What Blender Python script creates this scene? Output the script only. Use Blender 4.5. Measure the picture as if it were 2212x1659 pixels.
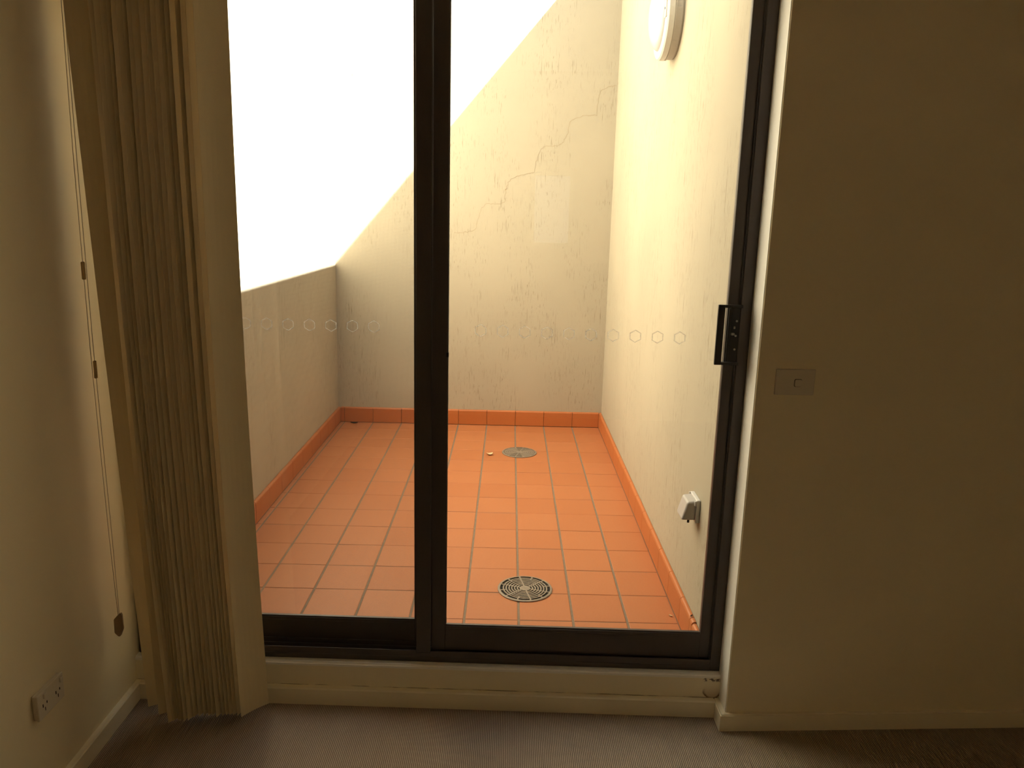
import bpy, bmesh, math, random
from mathutils import Matrix, Vector
random.seed(7)
S = bpy.context.scene
for o in list(bpy.data.objects): bpy.data.objects.remove(o)
COL = S.collection

# ---------------------------------------------------------------- camera, world, sun, exposure
cam_d = bpy.data.cameras.new('camera'); cam = bpy.data.objects.new('camera', cam_d); COL.objects.link(cam)
cam_d.sensor_width = 36.0; cam_d.lens = 1680.58 / 2212 * 36.0; cam_d.clip_start = 0.02
cam.matrix_world = (Matrix.Translation((0, -2.1887, 1.5815)) @ Matrix.Rotation(-0.0065, 4, 'Z')
                    @ Matrix.Rotation(math.pi/2 - 0.2138, 4, 'X') @ Matrix.Rotation(0.0256, 4, 'Z'))
S.camera = cam
W = bpy.data.worlds.new('sky'); S.world = W; W.use_nodes = True
bg = W.node_tree.nodes['Background']; bg.inputs[0].default_value = (0.80, 0.90, 1.0, 1); bg.inputs[1].default_value = 1.5
sun_d = bpy.data.lights.new('sun', 'SUN'); sun = bpy.data.objects.new('sun', sun_d); COL.objects.link(sun)
sun_d.energy = 64.0; sun_d.angle = math.radians(0.55); sun_d.color = (1.0, 0.955, 0.88)
sun.rotation_mode = 'QUATERNION'
sun.rotation_quaternion = Vector((-0.8522, 0.21, -1.0)).to_track_quat('-Z', 'Y')
sun.location = (4, -1, 6)
S.view_settings.view_transform = 'Standard'; S.view_settings.look = 'None'
S.view_settings.gamma = 1.0; S.view_settings.use_curve_mapping = False
S.view_settings.exposure = 0.62
S.cycles.max_bounces = 14; S.cycles.diffuse_bounces = 8; S.cycles.transparent_max_bounces = 24
S.cycles.caustics_reflective = False; S.cycles.caustics_refractive = False
S.cycles.sample_clamp_indirect = 40.0

# ---------------------------------------------------------------- materials
def mat(name, col, rough=0.6, spec=0.3, metal=0.0):
    m = bpy.data.materials.new(name); m.use_nodes = True
    b = m.node_tree.nodes['Principled BSDF']
    b.inputs['Base Color'].default_value = (*col, 1); b.inputs['Roughness'].default_value = rough
    b.inputs['Specular IOR Level'].default_value = spec; b.inputs['Metallic'].default_value = metal
    return m, m.node_tree, b
def N(t, kind, **kw):
    n = t.nodes.new(kind)
    for k, v in kw.items(): setattr(n, k, v)
    return n
def coord(t, scale=(1, 1, 1), src='Object', loc=(0, 0, 0)):
    tc = N(t, 'ShaderNodeTexCoord'); mp = N(t, 'ShaderNodeMapping')
    mp.inputs['Scale'].default_value = scale; mp.inputs['Location'].default_value = loc
    t.links.new(tc.outputs[src], mp.inputs[0]); return mp.outputs[0]
def noise(t, vec, scale, detail=3.0, rough=0.5):
    n = N(t, 'ShaderNodeTexNoise'); n.inputs['Scale'].default_value = scale
    n.inputs['Detail'].default_value = detail; n.inputs['Roughness'].default_value = rough
    t.links.new(vec, n.inputs['Vector']); return n.outputs['Fac']
def ramp(t, fac, a, b, lo=0.0, hi=1.0):
    r = N(t, 'ShaderNodeMapRange'); r.interpolation_type = 'SMOOTHSTEP'
    r.inputs[1].default_value = a; r.inputs[2].default_value = b; r.inputs[3].default_value = lo; r.inputs[4].default_value = hi
    t.links.new(fac, r.inputs[0]); return r.outputs[0]
def math_(t, op, a, b=None):
    n = N(t, 'ShaderNodeMath', operation=op)
    for i, x in enumerate((a, b)):
        if x is None: continue
        if isinstance(x, (int, float)): n.inputs[i].default_value = x
        else: t.links.new(x, n.inputs[i])
    return n.outputs[0]
def mix(t, fac, a, b):
    n = N(t, 'ShaderNodeMix', data_type='RGBA')
    for s, x in ((0, fac), (6, a), (7, b)):
        if isinstance(x, (int, float)): n.inputs[s].default_value = x
        elif isinstance(x, tuple): n.inputs[s].default_value = (*x, 1)
        else: t.links.new(x, n.inputs[s])
    return n.outputs[2]
def bump(t, b, h, strength=0.3, dist=0.002):
    n = N(t, 'ShaderNodeBump'); n.inputs['Strength'].default_value = strength; n.inputs['Distance'].default_value = dist
    t.links.new(h, n.inputs['Height']); t.links.new(n.outputs[0], b.inputs['Normal'])

def m_paint(name, col, rough=0.55):
    m, t, b = mat(name, col, rough, 0.25)
    v = coord(t); n1 = noise(t, v, 1.3, 2); n2 = noise(t, v, 260, 2)
    c = mix(t, ramp(t, n1, .3, .7), tuple(x*.97 for x in col), tuple(min(1, x*1.02) for x in col))
    t.links.new(c, b.inputs['Base Color']); bump(t, b, n2, .12, .0006); return m
M_WALL = m_paint('cream_wall_paint', (0.845, 0.757, 0.545))
M_TRIM = m_paint('cream_trim_paint', (0.85, 0.78, 0.60), 0.22)
M_REVEAL = m_paint('white_reveal_paint', (0.90, 0.88, 0.82), 0.3)
M_CEIL = m_paint('white_ceiling_paint', (0.86, 0.85, 0.81))

def m_stained():                       # board under the door: water stain and flaked paint at its right end
    m, t, b = mat('stained_sill_paint', (0.85, 0.78, 0.60), 0.45)
    v = coord(t); sx = N(t, 'ShaderNodeSeparateXYZ'); t.links.new(v, sx.inputs[0])
    wob = noise(t, v, 60, 3)
    dx = math_(t, 'MULTIPLY', math_(t, 'SUBTRACT', sx.outputs[0], 0.692), 1.0)
    dz = math_(t, 'SUBTRACT', sx.outputs[2], 0.084)
    r = math_(t, 'SQRT', math_(t, 'ADD', math_(t, 'MULTIPLY', dx, dx), math_(t, 'MULTIPLY', dz, dz)))
    r = math_(t, 'ADD', r, math_(t, 'MULTIPLY', math_(t, 'SUBTRACT', wob, 0.5), 0.008))
    inside = ramp(t, r, .028, .033, 1, 0)
    ring = math_(t, 'MULTIPLY', ramp(t, r, .021, .029), inside)
    low = ramp(t, sx.outputs[2], .095, .065)
    ring = math_(t, 'MULTIPLY', ring, low)
    soft = math_(t, 'MULTIPLY', math_(t, 'MULTIPLY', inside, ramp(t, sx.outputs[2], .11, .06)), .45)
    flake = math_(t, 'MULTIPLY', ramp(t, sx.outputs[0], .658, .668), ramp(t, sx.outputs[2], .113, .121))
    flake = math_(t, 'MULTIPLY', flake, ramp(t, noise(t, v, 110, 2), .46, .52))
    seam = math_(t, 'MULTIPLY', ramp(t, sx.outputs[2], .0605, .0585), ramp(t, noise(t, v, 18, 4), .40, .6))
    c = mix(t, soft, (0.85, 0.78, 0.60), (0.45, 0.28, 0.14))
    c = mix(t, ring, c, (0.16, 0.08, 0.04))
    c = mix(t, flake, c, (0.16, 0.12, 0.10))
    c = mix(t, seam, c, (0.15, 0.10, 0.06))
    t.links.new(c, b.inputs['Base Color']); return m
M_STAIN = m_stained()

def m_render(name, col, dens=0.658):
    m, t, b = mat(name, col, 0.85, 0.1)
    st = noise(t, coord(t, (300, 300, 7)), 1.0, 2.0, 0.6)
    st2 = noise(t, coord(t, (340, 340, 20), loc=(3, 5, 1)), 1.0, 2.0, 0.6)
    msk = noise(t, coord(t, (1, 1, .7)), 3.2, 3.0)
    a = math_(t, 'MULTIPLY', ramp(t, st, dens, dens+.025), ramp(t, msk, .34, .60))
    a2 = math_(t, 'MULTIPLY', ramp(t, st2, .66, .69), ramp(t, msk, .36, .60))
    a = math_(t, 'MAXIMUM', a, a2)
    big = noise(t, coord(t), 1.1, 3)
    c = mix(t, ramp(t, big, .3, .7), tuple(x*.94 for x in col), tuple(min(1, x*1.04) for x in col))
    c = mix(t, math_(t, 'MULTIPLY', a, .85), c, (0.11, 0.08, 0.04))
    fine = noise(t, coord(t), 190, 3)
    h = math_(t, 'SUBTRACT', math_(t, 'MULTIPLY', fine, .35), a)
    t.links.new(c, b.inputs['Base Color']); bump(t, b, h, .45, .0016); return m
M_REND = m_render('cream_streaked_render', (0.435, 0.390, 0.300))

def m_tile(name, c1, c2, rough):
    m, t, b = mat(name, c1, rough, 0.35)
    oi = N(t, 'ShaderNodeObjectInfo'); v = coord(t)
    add = N(t, 'ShaderNodeVectorMath', operation='ADD'); t.links.new(v, add.inputs[0])
    cb = N(t, 'ShaderNodeCombineXYZ'); t.links.new(math_(t, 'MULTIPLY', oi.outputs['Random'], 40.0), cb.inputs[0]); t.links.new(cb.outputs[0], add.inputs[1])
    n1 = noise(t, add.outputs[0], 9, 3); n2 = noise(t, add.outputs[0], 420, 2)
    f = math_(t, 'ADD', math_(t, 'MULTIPLY', oi.outputs['Random'], .5), math_(t, 'MULTIPLY', n1, .5))
    c = mix(t, f, c1, c2)
    c = mix(t, ramp(t, n2, .70, .78, 0, .35), c, tuple(x*.5 for x in c1))
    t.links.new(c, b.inputs['Base Color']); bump(t, b, n2, .08, .0005); return m
M_TILE = m_tile('terracotta_tile', (0.400, 0.132, 0.045), (0.450, 0.164, 0.062), 0.5)
M_SKIRT = m_tile('terracotta_skirting_tile', (0.44, 0.136, 0.040), (0.48, 0.155, 0.048), 0.4)
def m_grout():
    m, t, b = mat('grout', (0.33, 0.24, 0.17), 0.9, 0.1)
    n = noise(t, coord(t), 35, 4)
    t.links.new(mix(t, n, (0.165, 0.118, 0.082), (0.27, 0.205, 0.150)), b.inputs['Base Color']); return m
M_GROUT = m_grout()

def m_carpet():
    m, t, b = mat('ribbed_loop_carpet', (0.30, 0.22, 0.16), 0.95, 0.05)
    v = coord(t); sx = N(t, 'ShaderNodeSeparateXYZ'); t.links.new(v, sx.inputs[0])
    wob = math_(t, 'MULTIPLY', math_(t, 'SUBTRACT', noise(t, v, 30, 2), .5), .0016)
    u = math_(t, 'MULTIPLY', math_(t, 'ADD', sx.outputs[0], wob), 1/0.0056)
    row = math_(t, 'FLOOR', u)
    rib = math_(t, 'ABSOLUTE', math_(t, 'SINE', math_(t, 'MULTIPLY', u, math.pi)))
    w = math_(t, 'ADD', math_(t, 'MULTIPLY', sx.outputs[1], 1/0.0065), math_(t, 'MULTIPLY', row, .5))
    loop = math_(t, 'ABSOLUTE', math_(t, 'SINE', math_(t, 'MULTIPLY', w, math.pi)))
    h = math_(t, 'MULTIPLY', math_(t, 'POWER', rib, .8), math_(t, 'ADD', .68, math_(t, 'MULTIPLY', loop, .32)))
    mott = noise(t, v, 520, 2)
    c = mix(t, ramp(t, mott, .35, .65), (0.42, 0.33, 0.25), (0.55, 0.45, 0.35))
    c = mix(t, ramp(t, h, .75, .15), c, (0.12, 0.085, 0.06))
    t.links.new(c, b.inputs['Base Color']); bump(t, b, h, .7, .003); return m
M_CARPET = m_carpet()
def m_frame():
    m, t, b = mat('dark_bronze_aluminium', (0.072, 0.058, 0.053), 0.42, 0.5)
    n = noise(t, coord(t, (1, 1, .2)), 300, 2)
    t.links.new(mix(t, n, (0.066, 0.052, 0.047), (0.078, 0.063, 0.058)), b.inputs['Base Color']); return m
M_FRAME = m_frame()
M_BLACK = mat('black_metal', (0.015, 0.013, 0.013), 0.35, 0.5)[0]
M_SCREW = mat('bright_screw', (0.45, 0.42, 0.38), 0.35, 0.5, 0.9)[0]
def m_vane():
    m, t, b = mat('beige_blind_fabric', (0.50, 0.39, 0.23), 0.85, 0.1)
    n = noise(t, coord(t, (1, 1, 1)), 700, 2); n2 = noise(t, coord(t, (400, 400, 1200)), 1, 1)
    t.links.new(mix(t, n, (0.72, 0.62, 0.41), (0.80, 0.69, 0.47)), b.inputs['Base Color']); bump(t, b, n2, .15, .0004); return m
M_VANE = m_vane()
def m_plastic(name, col, rough=0.35):
    m, t, b = mat(name, col, rough, 0.45)
    n = noise(t, coord(t), 40, 2)
    t.links.new(mix(t, n, tuple(x*.96 for x in col), col), b.inputs['Base Color']); return m
M_PLATE = m_plastic('ivory_switch_plastic', (0.70, 0.64, 0.53))
M_WHITE = m_plastic('weathered_white_plastic', (0.60, 0.585, 0.56), 0.4)
M_GREYP = m_plastic('grey_white_plastic', (0.46, 0.43, 0.40), 0.45)
M_DOME = m_plastic('opal_diffuser', (0.58, 0.585, 0.60), 0.18)
M_DARK = mat('near_black', (0.02, 0.018, 0.015), 0.8, 0.1)[0]  # near-black: shade inside recesses given as colour, also small dark parts
M_CORD = mat('blind_cord', (0.60, 0.52, 0.40), 0.7, 0.2)[0]
M_TAN = mat('tan_plastic', (0.55, 0.41, 0.20), 0.5, 0.3)[0]
M_BROWNP = mat('brown_plastic', (0.33, 0.23, 0.15), 0.5, 0.3)[0]
def m_drain():
    m, t, b = mat('dull_drain_metal', (0.30, 0.24, 0.18), 0.55, 0.4, 0.25)
    n = noise(t, coord(t), 60, 4)
    t.links.new(mix(t, n, (0.20, 0.158, 0.118), (0.31, 0.25, 0.19)), b.inputs['Base Color']); return m
M_DRAIN = m_drain()
M_SILT = mat('brown_silt', (0.17, 0.128, 0.095), 0.9, 0.1)[0]
M_LEAF = mat('dry_leaf', (0.66, 0.50, 0.30), 0.8, 0.1)[0]
M_LEAFD = mat('dark_dry_leaf', (0.06, 0.045, 0.03), 0.8, 0.1)[0]
M_CRACK = mat('plaster_crack', (0.30, 0.24, 0.16), 0.9, 0.0)[0]
def m_glass(name, col):
    m = bpy.data.materials.new(name); m.use_nodes = True; t = m.node_tree
    for n in list(t.nodes): t.nodes.remove(n)
    out = N(t, 'ShaderNodeOutputMaterial'); mx = N(t, 'ShaderNodeMixShader')
    tr = N(t, 'ShaderNodeBsdfTransparent'); tr.inputs[0].default_value = col
    gl = N(t, 'ShaderNodeBsdfGlossy'); gl.inputs['Roughness'].default_value = 0.0
    ge = N(t, 'ShaderNodeNewGeometry'); dt = N(t, 'ShaderNodeVectorMath', operation='DOT_PRODUCT')
    t.links.new(ge.outputs['Normal'], dt.inputs[0]); t.links.new(ge.outputs['Incoming'], dt.inputs[1])
    c1 = math_(t, 'SUBTRACT', 1.0, math_(t, 'ABSOLUTE', dt.outputs['Value']))
    F = math_(t, 'ADD', 0.035, math_(t, 'MULTIPLY', 0.965, math_(t, 'POWER', c1, 5.0)))   # same reflectance from both faces
    t.links.new(F, mx.inputs[0]); t.links.new(tr.outputs[0], mx.inputs[1]); t.links.new(gl.outputs[0], mx.inputs[2])
    t.links.new(mx.outputs[0], out.inputs[0]); return m
M_GLASS = m_glass('window_glass', (0.97, 0.98, 0.97, 1)); M_TINT = m_glass('tinted_glass', (0.62, 0.62, 0.60, 1))
def m_etch():
    m = bpy.data.materials.new('frosted_marker'); m.use_nodes = True; t = m.node_tree
    for n in list(t.nodes): t.nodes.remove(n)
    out = N(t, 'ShaderNodeOutputMaterial'); mx = N(t, 'ShaderNodeMixShader'); mx.inputs[0].default_value = .50
    tr = N(t, 'ShaderNodeBsdfTransparent'); tl = N(t, 'ShaderNodeBsdfTranslucent'); tl.inputs[0].default_value = (.30, .295, .28, 1)
    t.links.new(tr.outputs[0], mx.inputs[1]); t.links.new(tl.outputs[0], mx.inputs[2]); t.links.new(mx.outputs[0], out.inputs[0]); return m
M_ETCH = m_etch()
M_WIRE = mat('screen_wire', (0.16, 0.16, 0.165), 0.6, 0.3)[0]

# ---------------------------------------------------------------- mesh helpers
def quads(bm, vs, faces):
    v = [bm.verts.new(p) for p in vs]
    for f in faces: bm.faces.new([v[i] for i in f])
def box(bm, x0, x1, y0, y1, z0, z1, bev=0.0, seg=1):
    x0, x1 = min(x0, x1), max(x0, x1); y0, y1 = min(y0, y1), max(y0, y1)
    t = bmesh.new()
    quads(t, [(x0,y0,z0),(x1,y0,z0),(x1,y1,z0),(x0,y1,z0),(x0,y0,z1),(x1,y0,z1),(x1,y1,z1),(x0,y1,z1)],
          [(3,2,1,0),(4,5,6,7),(0,1,5,4),(1,2,6,5),(2,3,7,6),(3,0,4,7)])
    if bev > 0: bmesh.ops.bevel(t, geom=list(t.edges), offset=bev, segments=seg, affect='EDGES', profile=0.5)
    merge(bm, t)
def merge(bm, t):
    me = bpy.data.meshes.new('tmp'); t.to_mesh(me); t.free(); bm.from_mesh(me); bpy.data.meshes.remove(me)
def prism(bm, pts, z0, z1):             # polygon in XY extruded in Z
    t = bmesh.new(); n = len(pts)
    quads(t, [(x, y, z0) for x, y in pts] + [(x, y, z1) for x, y in pts],
          [tuple(range(n-1, -1, -1)), tuple(range(n, 2*n))] + [(i, (i+1) % n, n+(i+1) % n, n+i) for i in range(n)])
    bmesh.ops.recalc_face_normals(t, faces=t.faces); merge(bm, t)
def sweep(bm, prof, a, b, M):           # profile (u,v) swept from w=a to w=b, then mapped by matrix M (columns u,v,w)
    t = bmesh.new(); n = len(prof)
    quads(t, [M @ Vector((u, v, a)) for u, v in prof] + [M @ Vector((u, v, b)) for u, v in prof],
          [tuple(range(n)), tuple(range(2*n-1, n-1, -1))] + [(i, n+i, n+(i+1) % n, (i+1) % n) for i in range(n)])
    bmesh.ops.recalc_face_normals(t, faces=t.faces); merge(bm, t)
def lathe(bm, prof, M=Matrix.Identity(4), seg=48):   # (r, h) about the local Z of M
    t = bmesh.new(); rings = []
    for r, h in prof:
        if r < 1e-6: rings.append([t.verts.new((0, 0, h))])
        else: rings.append([t.verts.new((r*math.cos(2*math.pi*k/seg), r*math.sin(2*math.pi*k/seg), h)) for k in range(seg)])
    for A, B in zip(rings, rings[1:]):
        for k in range(seg):
            k2 = (k+1) % seg
            if len(A) == 1 and len(B) == 1: continue
            if len(A) == 1: t.faces.new((A[0], B[k], B[k2]))
            elif len(B) == 1: t.faces.new((A[k], B[0], A[k2]))
            else: t.faces.new((A[k], B[k], B[k2], A[k2]))
    bmesh.ops.recalc_face_normals(t, faces=t.faces)
    t.transform(M); merge(bm, t)
def tube(bm, pts, r, seg=8):
    t = bmesh.new(); rings = []
    for i, p in enumerate(pts):
        p = Vector(p); d = (Vector(pts[min(i+1, len(pts)-1)]) - Vector(pts[max(i-1, 0)])).normalized()
        a = d.orthogonal().normalized(); b2 = d.cross(a)
        rings.append([t.verts.new(p + r*(math.cos(2*math.pi*k/seg)*a + math.sin(2*math.pi*k/seg)*b2)) for k in range(seg)])
    for A, B in zip(rings, rings[1:]):
        for k in range(seg): t.faces.new((A[k], A[(k+1) % seg], B[(k+1) % seg], B[k]))
    t.faces.new(rings[0][::-1]); t.faces.new(rings[-1])
    bmesh.ops.recalc_face_normals(t, faces=t.faces); merge(bm, t)
def link(name, bm, m, parent=None, smooth=False, label=None, kind=None):
    me = bpy.data.meshes.new(name); bm.to_mesh(me); bm.free(); me.materials.append(m)
    if smooth:
        for p in me.polygons: p.use_smooth = True
    o = bpy.data.objects.new(name, me); COL.objects.link(o)
    if parent is not None: o.parent = parent
    if label: o['label'] = label
    if kind: o['kind'] = kind
    return o
def obj(name, fn, m, parent=None, **kw):
    bm = bmesh.new(); fn(bm); return link(name, bm, m, parent, **kw)
def struct(name, fn, m, label=None, parent=None): return obj(name, fn, m, parent, kind='structure', label=label)
def empty(name, loc=(0, 0, 0), rz=0.0):
    o = bpy.data.objects.new(name, None); COL.objects.link(o); o.location = loc; o.rotation_euler = (0, 0, rz)
    o.empty_display_size = 0.05; return o
def tag(o, label, cat, group=None):
    o['label'] = label; o['category'] = cat
    if group: o['group'] = group
    return o

# ---------------------------------------------------------------- measured layout (metres)
XR, XL = 0.718, -1.195                  # door opening: right reveal, left room wall
YF, YSUB, SK = 0.0979, 0.0753, -0.0182  # frame face and board under it (at XR), slight skew of the door wall
RB = 0.0527                             # slight skew of the wall right of the door
ZS = 0.1402                             # sill height
HB = 0.058                              # room skirting height
YO = 0.25                               # outer face of the door wall
XWL, XWR, YB = -1.1682, 0.6615, 3.0603  # balcony walls
XSL, XSR = -1.1521, 0.6440              # faces of the tiled skirting
ZT, HT = 0.1447, 0.1065                 # tile level, tiled skirting height
XC, SX, Y13, SY = 0.0630, 0.1980, 0.3907, 0.2078
ZTOP = 3.385                            # top of the balcony walls (the right one casts the diagonal shadow)
ZH, ZC = 2.30, 2.62                     # door head, room ceiling
def yskew(y, x): return y + SK*(x - XR)

# ---------------------------------------------------------------- the room shell
struct('floor', lambda b: box(b, XL-.1, 4.3, -3.6, 0.30, -.06, 0.0), M_CARPET, 'brown ribbed loop pile carpet')
struct('ceiling', lambda b: box(b, XL-.1, 4.3, -3.6, YO, ZC, ZC+.15), M_CEIL)
struct('wall_left', lambda b: box(b, XL-.1, XL, -3.6, YO, 0, ZC), M_WALL, 'cream wall left of the door')
def frontwall(b):
    t = bmesh.new(); prism(t, [(XR, 0), (4.3, RB*(4.3-XR)), (4.3, YO), (XR, YO)], 0, ZC)
    es = [e for e in t.edges if all(abs(v.co.x-XR) < 1e-4 and abs(v.co.y) < 1e-4 for v in e.verts)]
    bmesh.ops.bevel(t, geom=es, offset=.003, segments=3, affect='EDGES', profile=.5); merge(b, t)
struct('wall_front', frontwall, M_WALL, 'cream wall right of the door')
def lintel(b):
    box(b, XL, XR, 0.0, YO, ZH+.045, ZC)
struct('wall_above_door', lintel, M_WALL)
struct('wall_upper_outside', lambda b: box(b, XL-.1, 4.3, YO-.2, YO, ZC+.15, ZTOP), M_REND)
struct('wall_right', lambda b: box(b, 4.3, 4.4, -3.6, YO, 0, ZC), M_WALL)
def backwall(b):                         # small window behind the camera (seen as a faint reflection in the glass)
    x0, x1, z0, z1 = 0.02, 0.325, 1.36, 1.90
    box(b, XL-.1, x0, -3.7, -3.6, 0, ZC); box(b, x1, 4.4, -3.7, -3.6, 0, ZC)
    box(b, x0, x1, -3.7, -3.6, 0, z0); box(b, x0, x1, -3.7, -3.6, z1, ZC)
struct('wall_back', backwall, M_WALL)
w2 = struct('window_1', lambda b: (box(b, .02, .04, -3.68, -3.64, 1.36, 1.90), box(b, .305, .325, -3.68, -3.64, 1.36, 1.90),
     box(b, .04, .305, -3.68, -3.64, 1.36, 1.38), box(b, .04, .305, -3.68, -3.64, 1.88, 1.90)), M_TRIM)
obj('glass_pane', lambda b: box(b, .04, .305, -3.662, -3.658, 1.38, 1.88), M_TINT, w2)

struct('trim_2', lambda b: box(b, XR-.0018, XR, .0035, YF-.0005, HB+.0005, ZH+.04), M_REVEAL, 'white painted reveal at the right side of the door')
# board under the door with the sill cap, and the skirting
def subwall(b):
    prism(b, [(XL, yskew(YSUB, XL)), (XR, YSUB), (XR, YO), (XL, YO)], 0, ZS-.012)
struct('wall_under_door', subwall, M_STAIN, 'cream board under the door with a brown water stain at its right end')
def sillcap(b):
    t = bmesh.new(); prism(t, [(XL, yskew(YSUB-.001, XL)), (XR, YSUB-.001), (XR, YF+.006), (XL, yskew(YF+.006, XL))], ZS-.0118, ZS)
    es = [e for e in t.edges if all(v.co.z > ZS-.001 and v.co.y < yskew(YSUB+.01, v.co.x) for v in e.verts)]
    bmesh.ops.bevel(t, geom=es, offset=.005, segments=3, affect='EDGES'); merge(b, t)
struct('trim_1', sillcap, M_REVEAL, 'cream painted sill board in front of the door frame')
def skirt_strip(b, p0, p1, th, h, side):   # straight skirting from p0 to p1 (XY); thickness th to the given side, eased top edge
    p0, p1 = Vector((*p0, 0)), Vector((*p1, 0)); w = (p1-p0).normalized(); u = Vector((-w.y, w.x, 0))*side
    M = Matrix((( u.x, 0, w.x, p0.x), (u.y, 0, w.y, p0.y), (0, 1, 0, 0), (0, 0, 0, 1)))
    sweep(b, [(0, 0), (th, 0), (th, h-.004), (th-.0035, h), (0, h)], 0, (p1-p0).length, M)
struct('baseboard_door', lambda b: skirt_strip(b, (XL+.018, yskew(YSUB, XL)), (XR-.0205, YSUB), .022, HB, -1), M_TRIM)
def bb_right(b):
    th = .0155; y1 = RB*(4.3-XR)
    n = [(XR, YSUB), (XR-.020, YSUB), (XR-.020, -th), (4.3, y1-th), (4.3, y1), (XR, 0)]
    t = bmesh.new(); prism(t, n, 0, HB)
    es = [e for e in t.edges if all(v.co.z > HB-.001 for v in e.verts) and
          (all(abs(v.co.x-(XR-.020)) < .001 for v in e.verts) or (e.verts[0].co-e.verts[1].co).length > 1.5 and all(v.co.y < RB*(v.co.x-XR)-.01 for v in e.verts))]
    bmesh.ops.bevel(t, geom=es, offset=.0035, segments=2, affect='EDGES'); merge(b, t)
struct('baseboard_right', bb_right, M_TRIM)
struct('baseboard_left', lambda b: skirt_strip(b, (XL, -3.6), (XL, yskew(YSUB, XL)), .018, HB, -1), M_TRIM)

# ---------------------------------------------------------------- balcony shell
struct('wall_balcony_left', lambda b: box(b, XWL-.15, XWL, YO, YB+.15, -.05, ZTOP+.4), M_REND, 'sunlit cream rendered wall on the left of the balcony')
bw = struct('wall_balcony_back', lambda b: box(b, XWL, XWR, YB+.010, YB+.15, -.05, ZTOP+.4), M_REND, 'cream rendered back wall with streaks and a stepped crack')
struct('wall_balcony_right', lambda b: (box(b, XWR, XWR+.15, YO, YB+.15, -.05, ZTOP), box(b, XWR, .6830, .1485, YO, ZT+HT-.01, ZH-.001)), M_REND, 'cream rendered wall on the right of the balcony')
crack = [(0.669,2.41),(0.630,2.402),(0.588,2.394),(0.551,2.365),(0.541,2.317),(0.531,2.224),(0.49,2.219),(0.454,2.216),(0.389,2.195),(0.363,2.172),
         (0.351,2.1),(0.326,2.051),(0.291,2.027),(0.222,2.028),(0.181,2.004),(0.159,1.937),(0.141,1.855),(0.11,1.848),(0.072,1.842),(-0.003,1.816),
         (-0.024,1.787),(-0.035,1.75),(-0.041,1.742),(-0.045,1.659),(-0.106,1.649),(-0.173,1.647),(-0.202,1.605),(-0.231,1.49),(-0.255,1.469),(-0.317,1.461),(-0.393,1.453)]
def crackmesh(b):
    pts = []
    for (x0, z0), (x1, z1) in zip(crack, crack[1:]):
        for k in range(5):
            f = k/5; pts.append((x0+(x1-x0)*f+random.uniform(-.005, .005), z0+(z1-z0)*f+random.uniform(-.005, .005)))
    pts = [p for p in pts if p[0] < XWR-.002]
    for (x0, z0), (x1, z1) in zip(pts, pts[1:]):
        d = Vector((x1-x0, z1-z0)); n = Vector((-d.y, d.x)).normalized()*random.uniform(.0006, .0012)
        y0, y1 = YB+.0094, YB+.0102
        quads(b, [(x0-n.x,y0,z0-n.y),(x1-n.x,y0,z1-n.y),(x1+n.x,y0,z1+n.y),(x0+n.x,y0,z0+n.y),
                  (x0-n.x,y1,z0-n.y),(x1-n.x,y1,z1-n.y),(x1+n.x,y1,z1+n.y),(x0+n.x,y1,z0+n.y)], [(0,1,2,3),(0,4,5,1),(3,2,6,7),(1,5,6,2),(0,3,7,4)])
obj('crack', crackmesh, M_CRACK, bw, label='dark hairline crack stepping up to the right')

bfloor = struct('floor_balcony', lambda b: box(b, XWL, XWR, YO, YB+.010, 0, ZT-.0018), M_GROUT, 'terracotta tiled balcony floor with grey joints')
TILES = {}
def tile_mesh(lx, ly, lz=.010, c=.0018):
    k = (round(lx, 4), round(ly, 4))
    if k not in TILES:
        b = bmesh.new(); x, y = lx/2, ly/2; vs = []
        for (a, d, z) in ((x, y, -lz), (x, y, -c*.7), (x-c, y-c, 0)): vs += [(-a,-d,z),(a,-d,z),(a,d,z),(-a,d,z)]
        f = [(8,9,10,11), (3,2,1,0)]
        for o in (0, 4):
            for i in range(4): f.append((o+i, o+(i+1) % 4, o+4+(i+1) % 4, o+4+i))
        quads(b, vs, f); me = bpy.data.meshes.new('tile'); b.to_mesh(me); b.free(); me.materials.append(M_TILE); TILES[k] = me
    return TILES[k]
GX, GY = .0084, .0034                    # joint widths
xs = [XSL+.001, XC-6*SX] + [XC+k*SX for k in range(-5, 3)] + [XSR-.001]
ys = [YO+.002] + [Y13+k*SY for k in range(0, 13)] + [YB-.004]
for j in range(len(ys)-1):
    for i in range(len(xs)-1):
        lx = xs[i+1]-xs[i]-GX*(.5 if i in (0, len(xs)-2) else 1); ly = ys[j+1]-ys[j]-GY
        cx = (xs[i]+xs[i+1])/2 + (GX/4 if i == len(xs)-2 else (-GX/4 if i == 0 else 0))
        jit = random.uniform(-.0009, .0009)
        o = bpy.data.objects.new('tile', tile_mesh(lx, ly)); COL.objects.link(o); o.parent = bfloor
        o.location = (cx, (ys[j]+ys[j+1])/2 + jit, ZT + random.uniform(-.0004, .0004))
        o.rotation_euler = (random.uniform(-.0012, .0012), random.uniform(-.0012, .0012), random.uniform(-.002, .002))
SKM = {}
def skirt_tile(L, th, h):
    k = (round(L, 4), round(th, 4))
    if k not in SKM:
        b = bmesh.new(); prof = [(0, 0), (th, 0), (th, h-.009), (th-.003, h-.0035), (th-.0085, h), (0, h)]
        sweep(b, prof, -L/2, L/2, Matrix(((1,0,0,0),(0,0,1,0),(0,1,0,0),(0,0,0,1))))
        me = bpy.data.meshes.new('skirting_tile'); b.to_mesh(me); b.free(); me.materials.append(M_SKIRT); SKM[k] = me
    return SKM[k]
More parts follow.
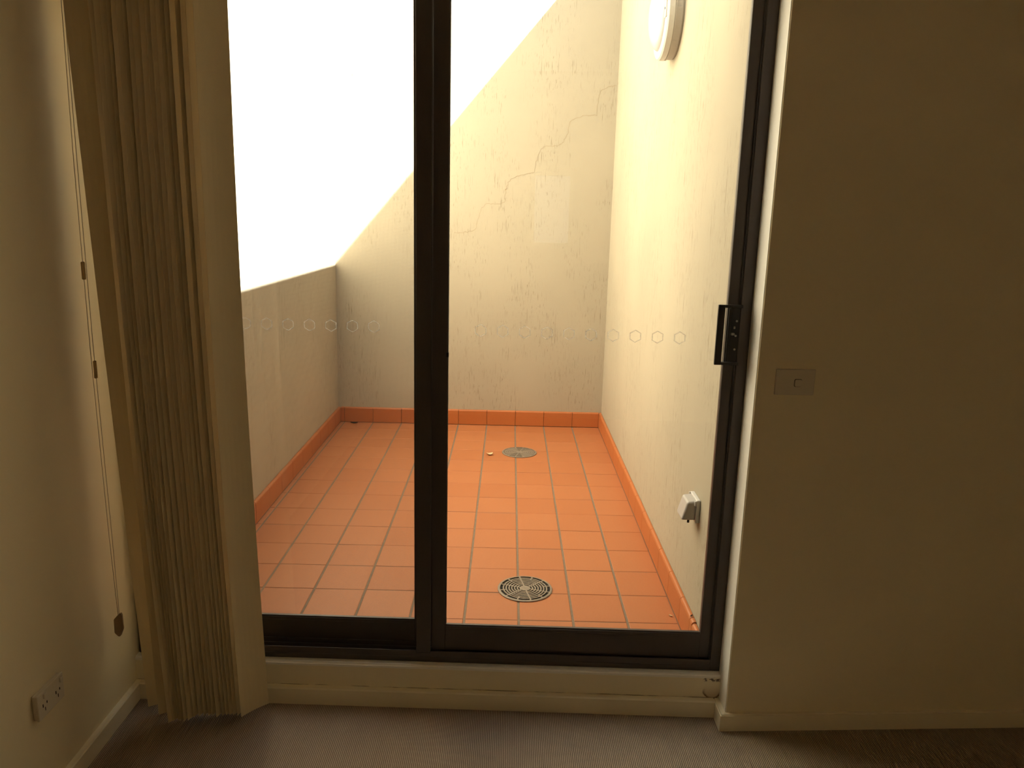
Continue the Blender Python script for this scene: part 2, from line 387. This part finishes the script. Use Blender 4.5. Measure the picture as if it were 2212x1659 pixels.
def skirting(name, joints, th, place, rot, back):
    s = struct(name, back, M_GROUT)
    for a, c in zip(joints, joints[1:]):
        o = bpy.data.objects.new('skirting_tile', skirt_tile(c-a-.0026, th, HT-.002)); COL.objects.link(o); o.parent = s
        o.location = place((a+c)/2); o.rotation_euler = (0, 0, rot)
    return s
yj = [YO+.002] + [Y13+k*SY for k in range(0, 13)] + [YB+.008]
zb = ZT+.002
skirting('baseboard_balcony_left', yj, XSL-XWL-.002, lambda m: (XWL+.002, m, zb), 0, lambda b: box(b, XWL, XWL+.003, YO, YB, ZT-.001, ZT+HT-.002))
skirting('baseboard_balcony_right', [.212, .243] + yj[1:], XWR-XSR-.002, lambda m: (XWR-.002, m, zb), math.pi, lambda b: box(b, XWR-.003, XWR, .212, YB, ZT-.001, ZT+HT-.002))
o = bpy.data.objects.new('skirting_tile', skirt_tile(.0600, XWR-XSR-.002, .0560)); COL.objects.link(o); o.parent = bpy.data.objects['baseboard_balcony_right']
o.location = (XWR-.002, .1810, .1905); o.rotation_euler = (0, 0, math.pi)      # short cut tile above the door sill
xj = [XSL+.001, XC-6*SX] + [XC+k*SX for k in range(-5, 3)] + [XSR-.001]
skirting('baseboard_balcony_back', xj, .012, lambda m: (m, YB+.009, zb), -math.pi/2, lambda b: box(b, XSL, XSR, YB+.0065, YB+.010, ZT-.001, ZT+HT-.002))

# ---------------------------------------------------------------- the sliding door
D = empty('door_1', (XR, YF, 0), math.atan(SK)); D['kind'] = 'structure'
D['label'] = 'dark framed sliding glass door onto the tiled balcony'
WL = XR - XL - .006                      # opening width; local x runs from -WL to 0, local y outwards
lx = lambda x: x - XR
ZD = ZS + .0005
obj('jamb', lambda b: (box(b, -.034, -.001, 0, .108, ZD, ZH+.04, .0015), box(b, -.038, -.034, .006, .012, ZD+.03, ZH)), M_FRAME, D)
obj('jamb', lambda b: box(b, -WL, -WL+.034, 0, .108, ZD, ZH+.04, .0015), M_FRAME, D)
obj('head', lambda b: (box(b, -WL+.034, -.034, 0, .108, ZH, ZH+.04, .0015), box(b, -WL+.034, -.034, 0, .006, ZH-.03, ZH)), M_FRAME, D)
def sill(b):
    box(b, -WL+.034, -.034, 0, .106, ZD, ZD+.018, .001)
    box(b, -WL+.034, -.034, 0.0, .004, ZD+.018, ZD+.040, .0008)
    box(b, -WL+.034, -.034, .030, .034, ZD+.018, ZD+.036)
    box(b, -WL+.034, -.034, .050, .055, ZD+.018, ZD+.042, .0008)
    box(b, -WL+.034, -.034, .094, .098, ZD+.018, ZD+.045)
obj('sill_track', sill, M_FRAME, D)
obj('meeting_stile', lambda b: (box(b, lx(-.2765), lx(-.2300), -.002, .010, .172, ZH-.005, .0015), box(b, lx(-.2345), lx(-.2300), -.0045, -.002, .178, ZH-.01)), M_FRAME, D)
def panel(b, x0, x1, y0, y1, sl, sr, zb_, zg, zt_):
    box(b, x0, x0+sl, y0, y1, zb_, zt_, .0012); box(b, x1-sr, x1, y0, y1, zb_, zt_, .0012)
    box(b, x0+sl, x1-sr, y0, y1, zb_, zg-.014, .001); box(b, x0+sl, x1-sr, y0, y0+.0135, zg-.0145, zg-.0042, .0006); box(b, x0+sl, x1-sr, y0+.004, y0+.0135, zg-.0045, zg)
    box(b, x0+sl, x1-sr, y0, y1, zt_-.06, zt_, .001)
    for xx in (x0+sl, x1-sr): box(b, xx-.0005, xx+.0025 if xx == x0+sl else xx+.0005, y0+.006, y1-.004, zg, zt_-.06)
sp = obj('sliding_panel', lambda b: panel(b, lx(-.2285), lx(.6885), .012, .0345, .0455, .0405, .1780, .2695, ZH-.006), M_FRAME, D)
obj('glass_pane', lambda b: box(b, lx(-.1840), lx(.6478), .026, .031, .2560, ZH-.062), M_GLASS, sp)
fp = obj('fixed_panel', lambda b: panel(b, -WL+.035, lx(-.2500), .056, .0785, .045, .040, .1765, .2600, ZH-.006), M_FRAME, D)
obj('glass_pane', lambda b: box(b, -WL+.079, lx(-.2890), .070, .075, .2465, ZH-.062), M_GLASS, fp)
def handle(b):
    z0, z1 = 1.160, 1.3395
    box(b, lx(.6470), lx(.6900), .004, .013, z0+.005, z1-.005, .001)
    box(b, lx(.6160), lx(.6362), -.010, .000, z0, z1, .0012)
    for a, c in ((z0, z0+.0085), (z1-.0085, z1)): box(b, lx(.6358), lx(.6880), -.010, .004, a, c, .001)
    box(b, lx(.6500), lx(.6580), -.002, .006, z0+.01, z1-.01, .001)
h = obj('pull_handle', handle, M_BLACK, sp)
MY = Matrix.Rotation(math.pi/2, 4, 'X')
for z in (1.291, 1.247, 1.206): obj('screw', lambda b: lathe(b, [(.0034, 0), (.0034, .0015), (.0024, .0022), (.0018, .0012), (0, .0012)], Matrix.Translation((lx(.676), .0042, z)) @ MY, 12), M_SCREW, sp)
obj('latch_lever', lambda b: (box(b, lx(.661), lx(.671), -.004, .006, 1.249, 1.256, .001), box(b, lx(.668), lx(.672), -.001, .006, 1.268, 1.275)), M_SCREW, sp)
obj('latch_stop', lambda b: box(b, lx(-.186), lx(-.178), .006, .014, 1.158, 1.172, .001), M_BLACK, sp)
def hexring(b, cx, y, cz, R=.0200, w=.0034):     # flat frosted sticker
    vs = [(cx+r_*math.cos(math.pi/6+k*math.pi/3), y, cz+r_*math.sin(math.pi/6+k*math.pi/3)) for r_ in (R, R-w) for k in range(6)]
    quads(b, vs, [(k, (k+1) % 6, 6+(k+1) % 6, 6+k) for k in range(6)])
for k in range(10): obj('hexagon_marker', lambda b: hexring(b, lx(-.0842+k*.0666), .0258, 1.2392-k*.00072), M_ETCH, sp)
for k in range(7): obj('hexagon_marker', lambda b: hexring(b, lx(-.4155-k*.0662), .0698, 1.2352), M_ETCH, fp)
sc_ = obj('insect_screen', lambda b: (box(b, -WL+.036, -WL+.062, .098, .107, .168, ZH-.004), box(b, lx(-.262), lx(-.236), .098, .107, .168, ZH-.004),
      box(b, -WL+.062, lx(-.262), .098, .107, .168, .206), box(b, -WL+.062, lx(-.262), .098, .107, ZH-.04, ZH-.004)), M_FRAME, D)
def wires(b):
    vs, fs = [], []
    def wire(p, q, u, v):
        n = len(vs)
        for s in (p, q):
            for a, c in ((1, 0), (0, 1), (-1, 0), (0, -1)): vs.append(tuple(s[i] + a*u[i] + c*v[i] for i in range(3)))
        for i in range(4): fs.append((n+i, n+(i+1) % 4, n+4+(i+1) % 4, n+4+i))
    x0, x1, z0, z1, y = -WL+.061, lx(-.261), .205, ZH-.039, .1025
    r, p = .00012, .0016
    for k in range(int((x1-x0)/p)): wire((x0+k*p, y, z0), (x0+k*p, y, z1), (r, 0, 0), (0, r, 0))
    for k in range(int((z1-z0)/p)): wire((x0, y, z0+k*p), (x1, y, z0+k*p), (0, 0, r), (0, r, 0))
    me = bpy.data.meshes.new('t'); me.from_pydata(vs, [], fs); b.from_mesh(me); bpy.data.meshes.remove(me)
obj('screen_mesh', wires, M_WIRE, sc_, kind='stuff')

# ---------------------------------------------------------------- vertical blind, drawn to the left
B = tag(empty('vertical_blind', (-0.95, 0, 0.03)), 'beige vertical blind drawn open and stacked at the left of the door', 'blind')
bot_px = [(-1.1118,.0047),(-1.0618,-.0334),(-1.0152,-.0725),(-1.006,-.064),(-.998,-.058),(-.990,-.060),(-.982,-.062),(-.9716,-.0635),(-.9605,-.059),(-.9475,-.048),(-.9351,-.0375),
          (-.9206,-.0349),(-.9065,-.0345),(-.8935,-.038),(-.8793,-.0409),(-.8643,-.033),(-.8540,-.030),(-.8430,-.029),(-.8318,-.0278),(-.8180,-.030),(-.8037,-.0374)]
top_x = [-1.158,-1.0942,-1.0790,-1.0635,-1.0470,-1.0350,-1.0225,-1.0068,-.9950,-.9830,-.9642,-.9488,-.9358,-.9217,-.9098,-.8992,-.8862,-.8708,-.8578,-.8437,-.8247]
O = Vector((-0.95, 0, 0.03))
for k, ((bx, by), tx) in enumerate(zip(bot_px, top_x)):
    z0 = .030 if k not in (4, 9, 13) else .034
    z1 = 2.215
    ang = math.radians(62) + random.uniform(-.09, .09)
    if k < 2: ang = math.radians(24)
    if k == 2: ang = math.radians(45)
    if k == 20: ang = math.atan2(.0726, .0639)
    angt = math.radians(26) if k == 0 else (math.atan2(.072, .0628) if k == 20 else math.radians(62) + random.uniform(-.08, .08))
    wv = .0967
    def vane(b, bx=bx, by=by, tx=tx, ang=ang, angt=angt, z0=z0):
        f = (z1-z0)/(2.095-z0)
        vs, nW, nH = [], 6, 10
        for side in (0, 1):
            for j in range(nH+1):
                g = j/nH; s = g*f
                px, py = bx+(tx-bx)*s, by+(-.037-by)*s
                px += -.012*math.sin(math.pi*g)*(1 if k > 1 else .3)
                a2 = ang + (angt-ang)*min(1, g*1.6)
                for i in range(nW+1):
                    w = i/nW; d = w*wv; bow = .0045*4*w*(1-w) + side*.0006
                    vs.append((px+math.cos(a2)*d-math.sin(a2)*bow-O.x, py+math.sin(a2)*d+math.cos(a2)*bow-O.y, z0+(z1-z0)*g-O.z))
        n = (nW+1)*(nH+1); F = []
        ix = lambda s, j, i: s*n + j*(nW+1) + i
        for j in range(nH):
            for i in range(nW):
                F.append((ix(0,j,i), ix(0,j,i+1), ix(0,j+1,i+1), ix(0,j+1,i))); F.append((ix(1,j,i), ix(1,j+1,i), ix(1,j+1,i+1), ix(1,j,i+1)))
            F.append((ix(0,j,0), ix(0,j+1,0), ix(1,j+1,0), ix(1,j,0))); F.append((ix(0,j,nW), ix(1,j,nW), ix(1,j+1,nW), ix(0,j+1,nW)))
        for i in range(nW):
            F.append((ix(0,0,i), ix(1,0,i), ix(1,0,i+1), ix(0,0,i+1))); F.append((ix(0,nH,i), ix(0,nH,i+1), ix(1,nH,i+1), ix(1,nH,i)))
        quads(b, vs, F)
    obj('vane', vane, M_VANE, B, smooth=False)
obj('headrail', lambda b: box(b, XL+.03-O.x, .66-O.x, -.075, -.030, 2.245-O.z, 2.285-O.z, .003), M_TRIM, B)
for t_ in top_x: obj('hanger', lambda b: box(b, t_+.016-O.x, t_+.022-O.x, -.056, -.048, 2.205-O.z, 2.247-O.z), M_TRIM, B)
XCD = -1.150
def cords(b):
    tube(b, [(XCD-O.x, -.056, 2.26-O.z), (XCD-O.x, -.070, 1.7-O.z), (XCD-O.x, -.073, 1.2-O.z), (XCD-O.x, -.064, .65-O.z), (XCD-O.x, -.053, 0.372-O.z)], .0009, 6)
    tube(b, [(XCD-O.x, -.046, 2.26-O.z), (XCD-O.x, -.054, 1.7-O.z), (XCD-O.x, -.057, 1.2-O.z), (XCD-O.x, -.048, .65-O.z), (XCD-O.x, -.046, 0.372-O.z)], .0009, 6)
cd = obj('control_cord', cords, M_CORD, B)
obj('cord_connector', lambda b: box(b, XCD-.004-O.x, XCD+.004-O.x, -.077, -.066, 1.382-O.z, 1.430-O.z, .002), M_TAN, cd)
obj('cord_connector', lambda b: box(b, XCD-.004-O.x, XCD+.004-O.x, -.061, -.052, 1.106-O.z, 1.156-O.z, .002), M_TAN, cd)
def weight(b):
    t = bmesh.new(); prof = [(-.0135, .012), (-.0125, .056), (-.002, .068), (.009, .078), (.0125, .072), (.0135, .026), (.004, .002), (-.002, 0)]
    sweep(t, prof, -.005, .005, Matrix(((1,0,0,0),(0,0,1,0),(0,1,0,0),(0,0,0,1))))
    bmesh.ops.bevel(t, geom=[e for e in t.edges], offset=.0016, segments=2, affect='EDGES')
    t.transform(Matrix.Translation((XCD-.001-O.x, -.052-O.y, .309-O.z))); merge(b, t)
obj('cord_weight', weight, M_BROWNP, cd)

# ---------------------------------------------------------------- power outlet on the left wall
P = tag(empty('power_outlet', (XL, -.3615, .279)), 'ivory double power outlet low on the left wall', 'outlet')
FX = .0165
y0, y1 = -.058, .058
obj('faceplate', lambda b: (box(b, 0, FX-.006, y0+.002, y1-.002, 0, .0700, .002), box(b, FX-.0065, FX, y0, y1, -.001, .0710, .002, 2)), M_PLATE, P)
for s in (-1, 1):
    cy = s*.029
    obj('rocker_switch', lambda b: box(b, FX-.001, FX+.0045, cy+.008*s-.006+.008, cy+.008*s+.006+.008, .050, .064, .001), M_PLATE, P)
    obj('pin_slot_shade', lambda b: box(b, FX-.0005, FX+.0003, cy-.0105, cy-.007, .028, .037), M_DARK, P)  # thin dark plates on the face; their colour stands in for shaded pin holes
    obj('pin_slot_shade', lambda b: box(b, FX-.0005, FX+.0003, cy+.007, cy+.0105, .030, .037), M_DARK, P)
    obj('pin_slot_shade', lambda b: box(b, FX-.0005, FX+.0003, cy-.0013, cy+.0013, .014, .024), M_DARK, P)

# ---------------------------------------------------------------- light switch on the wall right of the door
L = tag(empty('light_switch', (.8282, RB*(.8282-XR), 1.132), math.atan(RB)), 'ivory single light switch on the wall right of the door', 'switch')
obj('faceplate', lambda b: (box(b, -.058, .058, -.008, 0, -.038, .038, .0025, 2),), M_PLATE, L)
def rsq(h, r=.004):                        # rounded square outline
    return [(cx*(h-r)+r*math.cos(a), cz*(h-r)+r*math.sin(a)) for k, (cx, cz) in enumerate(((1, 1), (-1, 1), (-1, -1), (1, -1)))
            for a in (k*math.pi/2 + q*math.pi/8 for q in range(5))]
MSW = Matrix(((1,0,0,.008), (0,0,-1,-.0076), (0,1,0,-.002), (0,0,0,1)))
obj('rocker_ring', lambda b: sweep(b, rsq(.0112, .0045), 0, .0010, MSW), M_DARK, L)
obj('rocker_switch', lambda b: sweep(b, rsq(.0100, .004), .0002, .0038, MSW), M_PLATE, L)

# ---------------------------------------------------------------- balcony fittings
LY, LZ, LR = 1.262, 2.395, .168
MX = Matrix.Translation((XWR, LY, LZ)) @ Matrix.Rotation(-math.pi/2, 4, 'Y')     # lathe axis points to -X
K = tag(empty('bulkhead_light', (XWR, LY, LZ)), 'round white bulkhead light high on the right balcony wall', 'wall light')
Mi = Matrix.Rotation(-math.pi/2, 4, 'Y')
obj('base', lambda b: lathe(b, [(0, 0), (LR-.008, 0), (LR-.004, .008), (LR-.004, .030), (LR, .031), (LR, .036), (0, .036)], Mi, 64), M_GREYP, K, smooth=False)
obj('bezel', lambda b: lathe(b, [(LR-.002, .036), (LR+.001, .040), (LR, .060), (LR-.006, .066), (LR-.030, .070), (LR-.036, .066), (LR-.036, .036)], Mi, 64), M_WHITE, K, smooth=False)
obj('diffuser', lambda b: lathe(b, [((LR-.034)*math.cos(a), .062+.050*math.sin(a)) for a in [i*math.pi/20 for i in range(10)]] + [(0, .112)], Mi, 64), M_DOME, K, smooth=True)
obj('bezel_clip', lambda b: box(b, -.0735, -.066, -.150, -.120, -.035, .035, .002), M_WHITE, K)
obj('clip_screw', lambda b: box(b, -.0745, -.0730, -.138, -.131, -.004, .004), M_DARK, K)

WX = XWR
Q = tag(empty('weatherproof_outlet', (WX, .33, .58)), 'white weatherproof hood low on the right balcony wall by the door frame', 'outlet hood')
obj('backplate', lambda b: box(b, -.014, 0, -.048, .048, -.002, .079, .002), M_WHITE, Q)
def hood(b):
    t = bmesh.new(); prof = [(-.014, .005), (-.061, .005), (-.043, .070), (-.014, .074)]
    sweep(t, prof, -.041, .041, Matrix(((1,0,0,0),(0,0,1,0),(0,1,0,0),(0,0,0,1))))
    es = [e for e in t.edges if not all(v.co.x > -.0145 for v in e.verts)]
    bmesh.ops.bevel(t, geom=es, offset=.007, segments=4, affect='EDGES', profile=.5); merge(b, t)
obj('hood', hood, M_GREYP, Q, smooth=False)
obj('hinge', lambda b: box(b, -.020, -.013, -.047, -.040, .058, .075, .001), M_WHITE, Q)
obj('hinge', lambda b: box(b, -.020, -.013, .040, .047, .058, .078, .001), M_WHITE, Q)
obj('socket_pin', lambda b: tube(b, [(-.034, -.030, .006), (-.034, -.030, -.006)], .004, 8), M_DARK, Q)

def drain(loc, rz, blocked, label):
    E_ = tag(empty('drain_grate', loc, rz), label, 'drain', 'floor drains in the balcony tiles')
    R = .1075
    obj('sump_shade_disc', lambda b: lathe(b, [(0, .0003), (R-.003, .0003), (R-.003, .0012), (0, .0012)], seg=40), M_DARK, E_, label='flat dark disc painted as the shaded void under the grate')  # disc lies on the tiles; near-black colour replaces the shade of a pit
    obj('rim', lambda b: lathe(b, [(R-.009, .001), (R-.009, .0046), (R-.003, .0046), (R, .0030), (R, .0003)], seg=56), M_DRAIN, E_)
    def bars(b):
        p = (R-.008-.022)/7.0
        lathe(b, [(0, .0043), (.0215, .0043), (.0215, .001)], seg=32)
        for k in range(1, 7):
            r1 = .0215 + k*p; lathe(b, [(r1-p*.50, .001), (r1-p*.50, .0043), (r1, .0043), (r1, .001)], seg=48)
        for k in range(6):
            t = bmesh.new(); box(t, .018, R-.006, -.0030, .0030, .0012, .0045); t.transform(Matrix.Rotation(k*math.pi/3, 4, 'Z')); merge(b, t)
        for k in range(6):
            t = bmesh.new(); box(t, .0215+5*p-.002, R-.006, -.0030, .0030, .0012, .0045); t.transform(Matrix.Rotation((k+.5)*math.pi/3, 4, 'Z')); merge(b, t)
    obj('grate', bars, M_DRAIN, E_)
    if blocked:
        def silt(b):
            for a0, a1 in ((25, 150), (205, 330)):
                pts = [(0, 0)] + [((R-.010)*math.cos(math.radians(a)), (R-.010)*math.sin(math.radians(a))) for a in range(a0, a1+1, 8)]
                prism(b, pts, .0013, .0040)
        obj('silt', silt, M_SILT, E_, label='grey brown silt filling the slots')
drain((.0900, .632, ZT+.0003), math.radians(105-3), False, 'round metal floor drain nearest the door with clear open slots')
drain((.0865, 2.430, ZT+.0003), math.radians(105-30), True, 'round metal floor drain near the back wall, partly filled with silt')

def leaf(name, loc, L_, W_, curl, m, label, cat, rz):
    def f(b):
        n = 7; vs = []
        for s in (0, 1):
            for i in range(n+1):
                u = i/n; w = W_*math.sin(math.pi*(.08+.84*u))**.8*random.uniform(.85, 1.1)
                for v in (-1, 0, 1):
                    vs.append(((u-.5)*L_, v*w/2, .0012 + curl*(abs(v)*.7 + (2*u-1)**2*.6) + s*.0012))
        F = []; ix = lambda s, i, v: s*(n+1)*3 + i*3 + v
        for i in range(n):
            for v in range(2):
                F.append((ix(1,i,v), ix(1,i+1,v), ix(1,i+1,v+1), ix(1,i,v+1))); F.append((ix(0,i,v), ix(0,i,v+1), ix(0,i+1,v+1), ix(0,i+1,v)))
            for v in (0, 2): F.append((ix(0,i,v), ix(0,i+1,v), ix(1,i+1,v), ix(1,i,v)))
        for v in range(2):
            F.append((ix(0,0,v), ix(1,0,v), ix(1,0,v+1), ix(0,0,v+1))); F.append((ix(0,n,v), ix(0,n,v+1), ix(1,n,v+1), ix(1,n,v)))
        quads(b, vs, F); bmesh.ops.recalc_face_normals(b, faces=b.faces)
    o = obj(name, f, m); o.location = loc; o.rotation_euler = (0, 0, rz); return tag(o, label, cat)
leaf('dry_leaf', (-.095, 2.367, ZT), .040, .030, .010, M_LEAF, 'small curled pale dry leaf left of the far floor drain', 'leaf', .25)
leaf('dry_leaf', (-1.0518, 3.020, ZT), .048, .022, .008, M_LEAFD, 'dark dry leaf against the back skirting in the left corner', 'leaf', .05)
leaf('leaf_scrap', (.626, .443, ZT), .016, .007, .003, M_LEAF, 'tiny yellowish leaf scrap on the tile beside the right skirting', 'leaf', -.8)
leaf('dirt_clump', (.652, .250, ZT+HT), .014, .007, .002, M_LEAFD, 'tiny dark clump of dirt on the right skirting near the door frame', 'dirt', .9)
